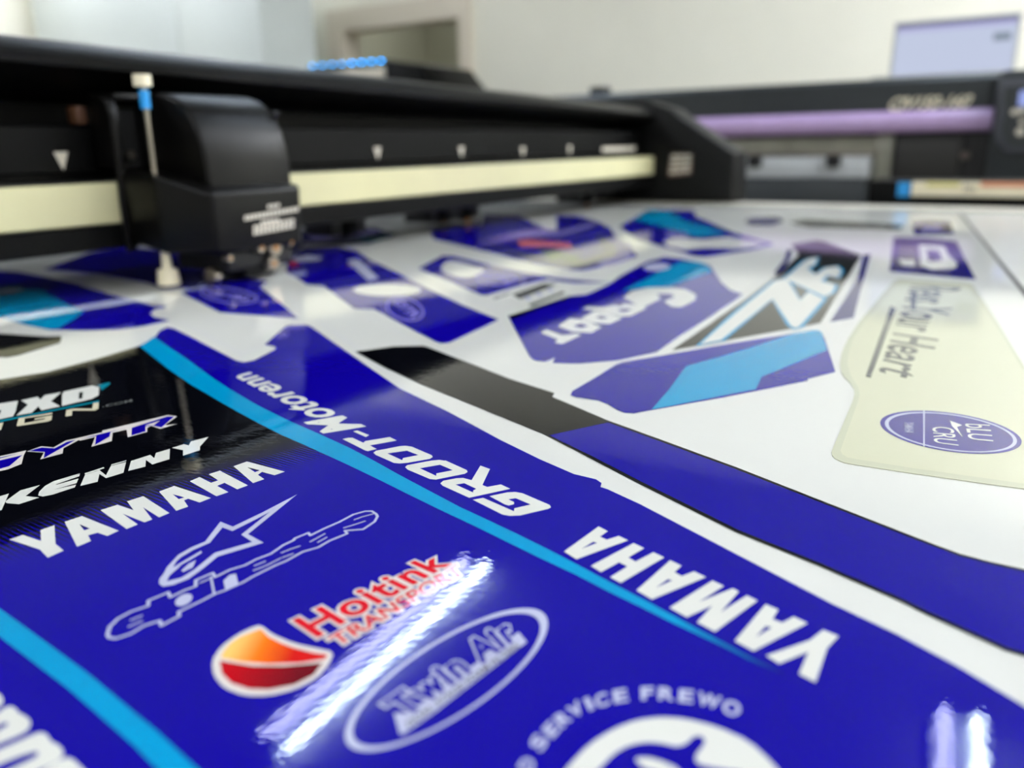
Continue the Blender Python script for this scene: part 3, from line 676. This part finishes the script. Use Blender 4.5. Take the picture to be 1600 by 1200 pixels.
# right side small decals
d = decal('blue decal with grey and white lettering above the beige plate', 'decal', MM([(745,215),(715,438),(900,455),(1282,492),(1150,240),(960,222)]), NAVY, grp)
ink('patch', [G(MM([(775,270),(895,275),(890,400),(770,390)]))], GREY, d, 1, 'grey patch')
ink('lettering', [G(MM([(905,262),(1075,272),(1100,330),(1160,385),(1150,420),(1000,432),(920,405)]), MM([(960,300),(1040,305),(1060,370),(970,375)])), G(MM([(770,360),(880,370),(880,405),(800,402)]))], WHITE, d, 2, 'white lettering')
d = decal('small violet decal with pale lettering at the far right of the sheet', 'decal', MM([(862,100),(1110,112),(1138,192),(880,200)]), NAVY, grp)
ink('lettering', [G(MM([(930,130),(1040,130),(1060,175),(930,178)]))], LILAC, d, 1, 'pale lettering')
d = decal('thin dark grey sliver decal near the far edge of the sheet', 'decal', MM([(60,118),(160,98),(400,110),(800,135),(785,165),(400,152),(180,148)]), GREY, grp)
d = decal('small faint navy decal left of the dark sliver', 'decal', LLk([(1190,200),(1230,165),(1460,160),(1520,190),(1420,225),(1240,220)]), NAVY, grp)
# far decals
d = decal('blue and cyan decal with a white swoosh near the far edge', 'decal', LLk([(145,240),(270,165),(390,95),(770,100),(785,150),(1100,285),(1430,382),(1250,432),(860,490),(780,485),(600,430),(300,340)]), BLUE, grp)
ink('cyan_patch', [G(LLk([(270,175),(400,98),(560,110),(690,190),(1050,292),(780,318),(500,235)]))], CYAN, d, 1, 'cyan upper part')
ink('swoosh', [G(LLk([(505,362),(620,330),(850,345),(1050,325),(1300,365),(1380,385),(1200,418),(850,415),(700,432),(560,402)]))], WHITE, d, 2, 'white swoosh')
d = decal('large far blue decal with grey frame and blurred red and green logos', 'decal', KK([(60,185),(200,150),(430,150),(450,70),(700,78),(930,190),(990,185),(985,80),(1120,80),(1250,110),(1380,170),(1420,240),(1540,310),(1577,380),(1400,440),(1190,482),(1100,482),(800,425),(500,350),(80,252)]), BLUE, grp)
ink('frame', [G(KK([(1105,432),(1370,350),(1290,240),(1335,235),(1435,372),(1150,468),(800,400),(450,300),(500,300),(800,375)]))], GREY, d, 1, 'grey frame band')
ink('frame', [G(KK([(1000,200),(1250,130),(1290,145),(1010,235),(620,225),(640,205)]))], LILAC, d, 1, 'pale band')
ink('logo', [G(KK([(690,262),(760,255),(1090,285),(1100,332),(920,310),(730,312)]))], PINK, d, 2, 'red and pink blurred logo')
ink('logo', [G(KK([(850,338),(1000,345),(1170,395),(1130,425),(1000,385),(960,400)]))], GREEN, d, 2, 'green blurred logo')
# left decals
d = decal('cyan and blue decal at the left edge below the gantry', 'decal', FF([(-200,780),(0,835),(200,890),(410,936),(700,940),(1000,932),(1200,905),(1410,858),(1280,830),(1250,800),(1290,765),(1400,742),(1280,735),(1150,700),(900,635),(650,560),(400,500),(150,452),(-200,440)]), BLUE, grp)
ink('cyan_patch', [G(FF([(-200,590),(330,600),(480,690),(700,790),(490,928),(405,935),(200,890),(0,838),(-200,785)]))], CYAN, d, 1, 'cyan patch')
ink('dot', [G(FF(ell(50,610,(155,-12),(0,42),24)))], TEAL, d, 2, 'dark teal oval')
ink('dot', [G(FF(ell(80,615,(115,-12),(0,25),24)))], PALE, d, 3, 'pale oval centre')
d = decal('blue decal passing under the white pen tip', 'decal', FF([(370,435),(560,362),(750,292),(1020,245),(1600,290),(2000,400),(1600,590),(1350,590),(1230,545),(820,470)]), BLUE, grp)
d = decal('black decal end at the left edge between cyan decal and big decal', 'decal', FF([(-200,1160),(60,1166),(150,1150),(500,1045),(505,1030),(515,1000),(500,990),(400,995),(0,968),(-200,955)]), BLACK, grp)
d = decal('small blue decal with a curved emblem just in front of the carriage', 'decal', HH([(515,590),(660,660),(820,742),(1430,788),(1290,670),(1130,545),(1190,500),(900,460),(560,560)]), BLUE, grp)
ink('emblem', [G(HH(ell(890,612,(225,30),(-10,60),32)), HH(ell(890,612,(208,28),(-9,50),32)))], LILAC, d, 1, 'pale oval emblem')
word('emblem_lettering', 'bLU CRU', HH([(720,595),(1030,655),(1050,620),(740,570)]), LILAC, d, 2, .05)
d = decal('dark blue and teal decal half hidden behind the carriage', 'decal', NN([(100,470),(230,360),(560,385),(850,372),(1090,285),(900,225),(430,225),(240,240),(-200,260),(-400,420)]), NAVY, grp)
ink('teal_patch', [G(NN([(620,350),(1085,280),(1060,312),(850,370)]))], TEAL, d, 1, 'teal tip')
ink('pale_patch', [G(NN([(280,340),(240,250),(700,225),(960,245),(620,345),(450,360)]))], LILAC, d, 1, 'pale patch')
d = decal('small blue decal furthest back under the gantry', 'decal', NN([(330,215),(340,160),(440,150),(520,200),(420,222)]), BLUE, grp)

# ================================================================ GANTRY
GX0, GX1 = -.6, 1.235
g = thing('cutter_gantry', 'long black gantry beam with a cream strip crossing over the bed', 'gantry', (.4, .58, 0))
hood = [(.66,.150),(.655,.163),(.60,.1650),(.56,.1645),(.545,.1600),(.5385,.1530),(.540,.147),(.556,.138),(.575,.1300),(.60,.127),(.66,.127)]
hd = prism('hood', hood, 'x', GX0, GX1, BLKS, g, .0015)
for v in hd.data.vertices: v.co.z -= (v.co.x-.25)*.0185*max(0, min(1, (v.co.z-.12)/.03))+.002
prism('beam', [(.66,.126),(.602,.126),(.602,.109),(.562,.109),(.56,.107),(.56,.0785),(.566,.077),(.566,.0725),(.66,.0725)], 'x', GX0, GX1, BLKM, g)
prism('beam', [(.66,.072),(.545,.072),(.545,.0435),(.66,.0435)], 'x', GX0, GX1, DARK, g)
prism('cream_strip', [(.5449,.0708),(.5385,.0708),(.5378,.0700),(.5378,.0448),(.5385,.0440),(.5449,.0440)], 'x', GX0, GX1, STRIP, g)
prism('lower_rail', [(.5380,.0430),(.5370,.042),(.5370,.028),(.5385,.027),(.60,.027),(.60,.043)], 'x', GX0, GX1, BLKM, g)
# pinch rollers under the rail
for px, py in ((540,342),(690,343),(727,343),(915,322),(960,318)):
    p = PY(px, py, .60)
    box('roller_bracket', (p.x-.02, .60, .006), (p.x+.03, .64, .043), DARK, g, .002)
    tube('roller', (p.x-.004, .603, .0135), (p.x+.010, .603, .0135), .0095, BLKM, g, 16)
    tube('screw', (p.x+.001, .5999, p.z), (p.x+.001, .5965, p.z), .004, BRASS, g, 12)
# arrow marks
for px, py, s in ((97,252,1), (590,240,1), (721,238,1), (817,238,1), (890,235,1)):
    p = PY(px, py, .56); wd = .0048; hh = .0060
    prism('arrow_mark', [(p.x-wd, p.z+hh), (p.x+wd, p.z+hh), (p.x, p.z-hh)], 'y', .5597, .5601, MARK, g)
p0 = PY(941, 237, .56); p1 = PY(992, 229, .56)
box('bar_mark', (p0.x, .5597, p0.z), (p1.x, .5601, p1.z), MARK, g)
# end cover
ec = [(PX(px,py,1.24).y, PX(px,py,1.24).z) for px,py in ((1148,240),(1065,185))]
prof = [(.66,.002),(ec[0][0]-.002,.004),(ec[0][0],ec[0][1]),(ec[1][0],ec[1][1]),(ec[1][0]+.02,.141),(.56,.155),(.66,.160)]
prism('end_cover', prof, 'x', 1.235, 1.30, BLK, g, .003)
q = [PX(px, py, 1.2345) for px, py in ((1044,276),(1080,272),(1083,238),(1047,238))]
bm = bmesh.new(); bm.faces.new([bm.verts.new(v) for v in q]); bmesh.ops.solidify(bm, geom=bm.faces[:], thickness=.0004)
lb = link('label_plate', bm_mesh('label_plate', bm), mat('label_brown', (120, 100, 86), .5, noise=.2, nscale=300), g)
bm = bmesh.new()
for i in range(4):
    t0 = .12+i*.22
    a_, b_ = q[0].lerp(q[3], t0), q[1].lerp(q[2], t0); c_, d_ = q[1].lerp(q[2], t0+.12), q[0].lerp(q[3], t0+.12)
    for k in range(3):
        u0, u1 = .08+k*.3, .08+k*.3+.24
        vs4 = [a_.lerp(b_, u0), a_.lerp(b_, u1), d_.lerp(c_, u1), d_.lerp(c_, u0)]
        bm.faces.new([bm.verts.new(v+Vector((-.0006, 0, 0))) for v in vs4])
link('label_print', upmesh('l', bm), MARK, g)

# ================================================================ CARRIAGE
c = thing('cutting_carriage', 'black cutting head carriage with domed cover riding on the gantry', 'carriage', (.385, .52, 0))
dome = [(.536,.1285),(.522,.1290),(.512,.1280),(.502,.1245),(.493,.1190),(.4865,.1120),(.4815,.1030),(.4785,.093),(.477,.083),(.4765,.066),(.536,.066)]
prism('dome_cover', dome, 'x', .361, .4350, BLKS, c, .0035, 3)
# lower housing, stepped plan with a sloping shelf
def lower_housing():
    bm = bmesh.new()
    plan = [(.3345,.5365,.0785),(.3350,.4990,.0770),(.3535,.4655,.0640),(.4305,.4655,.0650),(.4365,.4720,.0660),(.4365,.5365,.0700),(.362,.5365,.0785)]
    bot = [(.3370,.5365,.0300),(.3370,.4990,.0235),(.3560,.4675,.0235),(.4305,.4675,.0215),(.4355,.4730,.0215),(.4355,.5365,.0230),(.362,.5365,.03)]
    T = [bm.verts.new(v) for v in plan]; B = [bm.verts.new(v) for v in bot]
    n = len(T); f1 = bm.faces.new(T); f2 = bm.faces.new(list(reversed(B)))
    for i in range(n): bm.faces.new((T[i], B[i], B[(i+1) % n], T[(i+1) % n]))
    bmesh.ops.recalc_face_normals(bm, faces=bm.faces)
    bmesh.ops.bevel(bm, geom=list(bm.edges), offset=.0032, segments=3, affect='EDGES', profile=.5)
    return link('lower_housing', bm_mesh('lower_housing', bm, .7), BLKS, c)
lower_housing()
sf = [(.5350,.024),(.5345,.060),(.5320,.078),(.5320,.114),(.5350,.1225),(.5420,.1275),(.556,.1290),(.556,.0800),(.5372,.0800),(.5372,.024)]
prism('side_frame', sf, 'x', .3330, .3405, BLKS, c, .0022, 3)
box('top_lip', (.3406, .537, .1240), (.3605, .556, .1285), BLKS, c, .0015)
box('back_plate', (.342, .5485, .080), (.436, .556, .1184), DARK, c)
box('back_plate', (.3615, .5365, .080), (.4285, .5480, .126), BLK, c)
tube('cover_screw', (.3525, .5484, .0885), (.3525, .544, .0885), .003, STEEL, c, 14)
tube('screw_hole', (.4330, .4885, .1130), (.4330, .4850, .1160), .0022, DARK, c, 12)
box('cable_clip', (.326, .560, .109), (.334, .572, .121), mat('brown_clip', (96, 62, 40), .5, noise=.2), c, .002)
# pen
px_, py_ = .3435, .508
tube('pen_cap', (px_+.0, py_, .1315), (px_, py_, .1385), .0056, PEN_CREAM, c, 20)
tube('pen_shaft', (px_, py_, .0745), (px_, py_, .1175), .0019, STEEL, c, 14)
tube('pen_band', (px_, py_, .1175), (px_, py_, .1290), .0032, PEN_BLUE, c, 16)
tube('pen_neck', (px_, py_, .1290), (px_, py_, .1315), .0022, STEEL, c, 14)
tube('pen_holder', (px_, py_, .0255), (px_, py_, .0110), .0028, PEN_CREAM, c, 16, r2=.0036)
tube('pen_tip', (px_, py_, .0125), (px_, py_, .0022), .0066, PEN_CREAM, c, 22, r2=.0076)
# mechanism underneath
box('under_block', (.368, .474, .0090), (.426, .530, .0225), DARK, c, .002)
box('presser_foot', (.386, .480, .0015), (.416, .512, .0088), DARK, c, .003)
tube('roller', (.362, .488, .0062), (.3675, .488, .0062), .006, STEEL, c, 18)
for px, py, r in ((420,411,.0046),(423,387,.0052),(401,386,.0032),(447,378,.0026),(352,403,.0022)):
    p = PY(px, py, .4735)
    tube('roller', (p.x, .4742, p.z), (p.x, .4680, p.z), r, STEEL, c, 18)
    tube('roller_pin', (p.x, .4680, p.z), (p.x, .4670, p.z), r*.4, BRASS, c, 12)
# rating text on the front: four short lines too small to read
bm = bmesh.new()
for (xa, xb, y0, y1, h_) in ((418,438,324,321,7),(382,468,342,327,9),(408,438,348,344,6),(396,461,361,349,16)):
    n = max(3, int((xb-xa)/6))
    for i in range(n):
        for r_ in range(2 if h_ > 12 else 1):
            u0, u1 = i/n, (i+.78)/n
            hh = h_/(2 if h_ > 12 else 1)
            ya = y0+(y1-y0)*u0 - h_/2 + r_*hh; yb = y0+(y1-y0)*u1 - h_/2 + r_*hh
            pts = [PY(xa+(xb-xa)*u0, ya+hh*.8, .4645), PY(xa+(xb-xa)*u1, yb+hh*.8, .4645), PY(xa+(xb-xa)*u1, yb, .4645), PY(xa+(xb-xa)*u0, ya, .4645)]
            bm.faces.new([bm.verts.new(v) for v in pts])
link('rating_print', upmesh('r', bm), MARK, c)

# ================================================================ FRONT RAIL with label strip
e = thing('accessory_rail', 'black rail past the end of the bed with a coloured label strip', 'rail', (1.35, .0, 0))
yl = PX(1352, 300, 1.30).y
box('rail_body', (1.318, -.62, -.06), (1.40, yl, .033), BLKM, e, .004)
def strip(x0, x1, m, nm, ztop=None):
    a = PX(x0, 308, 1.3172); b = PX(x1, 308, 1.3172)
    box(nm, (1.3168, b.y, a.z), (1.3178, a.y, a.z+.0185), m, e)
def piece(nm, x0, x1, y0, y1, m):
    a = PX(x0, y1, 1.3165); b = PX(x1, y0, 1.3165)
    box(nm, (1.3155, b.y, min(a.z,b.z)), (1.3180, a.y, max(a.z,b.z)), m, e)
piece('blue_tab', 1401, 1423, 285, 307, PEN_BLUE)
piece('label_strip', 1423, 1760, 286, 306, MATS['pen_cream'])
def front(nm, x0, x1, y0, y1, m):
    a = PX(x0, y1, 1.3150); b = PX(x1, y0, 1.3150)
    box(nm, (1.3146, b.y, min(a.z,b.z)), (1.3154, a.y, max(a.z,b.z)), m, e)
front('yellow_bar', 1447, 1500, 286, 291, mat('label_yellow', (214, 205, 110), .5, noise=.04))
front('orange_bar', 1532, 1760, 286, 292, mat('label_orange', (226, 150, 110), .5, noise=.04))
for i in range(4): front('strip_mark', 1506+i*5, 1509+i*5, 288+i*2, 300, MATS['dark_recess'])

# ================================================================ PRINTER
XP = 1.9
pr = thing('wide_format_printer', 'wide dark printer with a lilac visor behind the bed on the right', 'printer', (2.1, .3, FLOOR))
Y0, Y1 = -.75, 1.6
ztop = .209
prism('top_cover', [(XP, .146), (XP-.002, .200), (XP+.006, ztop), (XP+.55, ztop), (XP+.55, .02), (XP+.25, .02), (XP+.25,.146)], 'y', .075, Y1, SLATE, pr, .003)
bm = bmesh.new()
yv0 = PX(1552, 190, XP).y
prf = [(XP+.03,.146),(XP-.004,.1455),(XP-.014,.138),(XP-.018,.126),(XP-.016,.113),(XP-.006,.1035),(XP+.03,.1025)]
add_prism(bm, prf, 'y', yv0, Y1-.1, .004)
link('visor', bm_mesh('visor', bm, .7), VISOR, pr)
# media slot: metal platen, white media strip and pinch rollers
yc = PX(1375, 250, XP).y
box('platen', (XP+.03, yc, .0665), (XP+.25, Y1-.1, .097), PLATEN, pr, .002)
box('platen', (XP+.1, yc, .0975), (XP+.25, Y1-.1, .1445), DARK, pr)
box('platen_lip', (XP+.01, yc, .0600), (XP+.079, Y1-.1, .0660), STEEL, pr, .001)
box('media_strip', (XP+.0, yc+.02, .0125), (XP+.078, Y1-.1, .057), mat('media_white', (206, 210, 212), .4, noise=.02), pr, .002)
for px in (1181, 1303):
    p = PX(px, 268, XP)
    box('pinch_roller', (XP-.026, p.y-.013, .036), (XP-.001, p.y+.013, .0585), DARK, pr, .003)
box('slot_end', (XP+.02, yc-.02, -.01), (XP+.07, yc+.016, .105), PLATEN, pr, .002)
box('front_skirt', (XP-.02, yc+.02, -.16), (XP+.25, Y1, .0115), SLATE, pr, .004)
y2 = PX(1500, 250, XP).y; y3 = PX(1530, 250, XP).y
box('dark_bay', (XP+.01, .02, -.16), (XP+.25, yc-.022, .102), DARK, pr, .003)
box('bay_door', (XP-.004, y2, -.03), (XP+.009, yc-.03, .093), mat('bay_brown', (32, 30, 27), .5, noise=.08), pr, .003)
p = PX(1508, 243, XP); tube('bay_knob', (XP+.009, p.y, p.z), (XP-.006, p.y, p.z), .008, mat('knob_brown', (92, 80, 74), .5, noise=.05), pr, 16)
box('lower_body', (XP+.03, Y0, -.5), (XP+.25, Y1, -.161), SLATE, pr, .004)
for y in (-.5, 1.3): box('leg', (XP+.08, y, FLOOR), (XP+.2, y+.1, -.5), BLKM, pr)
# control side
zs = PX(1575, 243, XP-.05).z
yk = PX(1549, 200, XP-.03).y
box('side_unit', (XP-.03, Y0, -.02), (XP+.55, yk, ztop+.002), SLATE, pr, .012, 3)
pa = [PX(px, py, XP-.05) for px, py in ((1562,125),(1556,150),(1560,170),(1553,205),(1558,225),(1572,240),(1700,238),(1700,118))]
prism('control_panel', [(q_.y, q_.z) for q_ in pa], 'x', XP-.045, XP-.031, SLATE2, pr, .003)
pa = [PX(px, py, XP-.05) for px, py in ((1572,135),(1568,155),(1571,172),(1565,205),(1572,222),(1582,230),(1700,228),(1700,128))]
prism('panel_inset', [(q_.y, q_.z) for q_ in pa], 'x', XP-.048, XP-.046, SLATE, pr)
a = PX(1590, 166, XP-.049); b = PX(1640, 140, XP-.049)
box('screen', (XP-.050, b.y, a.z), (XP-.0481, a.y, b.z), emis('panel_screen_glow', (150, 165, 230), .6), pr)
for px, py, r in ((1585,175,.006),(1597,173,.006),(1597,190,.005),(1594,206,.0075)):
    p = PX(px, py, XP-.049); tube('button', (XP-.0481, p.y, p.z), (XP-.051, p.y, p.z), r, MARK, pr, 14)
# model lettering
cs = [PX(px, py, XP-.0026) for px, py in ((1386,172),(1512,166),(1524,147),(1396,152))]
text_mesh('lettering', 'CJV150-160', cs, MATS['pen_cream'], pr, None, .03, up=False)['label'] = 'white slanted model lettering'
p = PX(935, 138, XP+.02)
box('latch', (XP+.01, p.y-.022, ztop+.0005), (XP+.05, p.y+.022, ztop+.018), DARK, pr, .005)

# laptop on the printer
XL = 2.3
q = [PX(px, py, XL) for px, py in ((1387,130),(1583,122),(1592,17),(1399,29))]
lp = thing('laptop', 'open laptop with a bright screen standing on top of the printer', 'laptop', (XL, (q[0].y+q[1].y)/2, ztop))
ya, yb = q[0].y, q[1].y; zt2 = q[2].z
def panel(nm, ins, x0, x1, m, zb=ztop+.004):
    sl = .02
    pts = [(ya-ins, zb+ins), (yb+ins, zb+ins), (yb+ins, zt2-ins), (ya-ins, zt2-ins)]
    bm = bmesh.new(); vs8 = []
    for xx in (x0, x1):
        for (y, z) in pts: vs8.append(bm.verts.new((xx+(z-ztop)*.12, y, z)))
    for f in ((0,1,2,3),(7,6,5,4),(0,4,5,1),(1,5,6,2),(2,6,7,3),(3,7,4,0)): bm.faces.new([vs8[i] for i in f])
    return link(nm, bm_mesh(nm, bm), m, lp)
panel('lid', 0, XL, XL+.006, ALU)
# the screen picture: pale window with toolbar and a small grey block
panel('screen', .006, XL-.0008, XL-.0001, emis('laptop_screen_glow', (205, 214, 240), .5))
def scr(nm, u0, u1, v0, v1, m):
    y0_ = (ya-.006)+(yb+.006-ya+.006)*u0; y1_ = (ya-.006)+(yb+.006-ya+.006)*u1
    z0_ = ztop+.01+(zt2-ztop-.016)*v0; z1_ = ztop+.01+(zt2-ztop-.016)*v1
    bm = bmesh.new()
    bm.faces.new([bm.verts.new((XL-.0013+(z-ztop)*.12, y, z)) for y, z in ((y0_, z0_), (y1_, z0_), (y1_, z1_), (y0_, z1_))])
    link(nm, upmesh(nm, bm), m, lp)
scr('toolbar', 0, 1, .93, 1, emis('toolbar_glow', (120, 122, 160), .5))
scr('menu_bar', 0, 1, .86, .93, emis('menu_glow', (190, 190, 235), .5))
scr('image_block', .82, .96, .62, .74, emis('block_glow', (130, 145, 160), .5))
box('base', (XL-.21, yb, ztop+.0022), (XL+.004, ya, ztop+.016), ALU, lp, .002)
box('keyboard', (XL-.17, yb+.03, ztop+.0161), (XL-.03, ya-.03, ztop+.0175), DARK, lp)
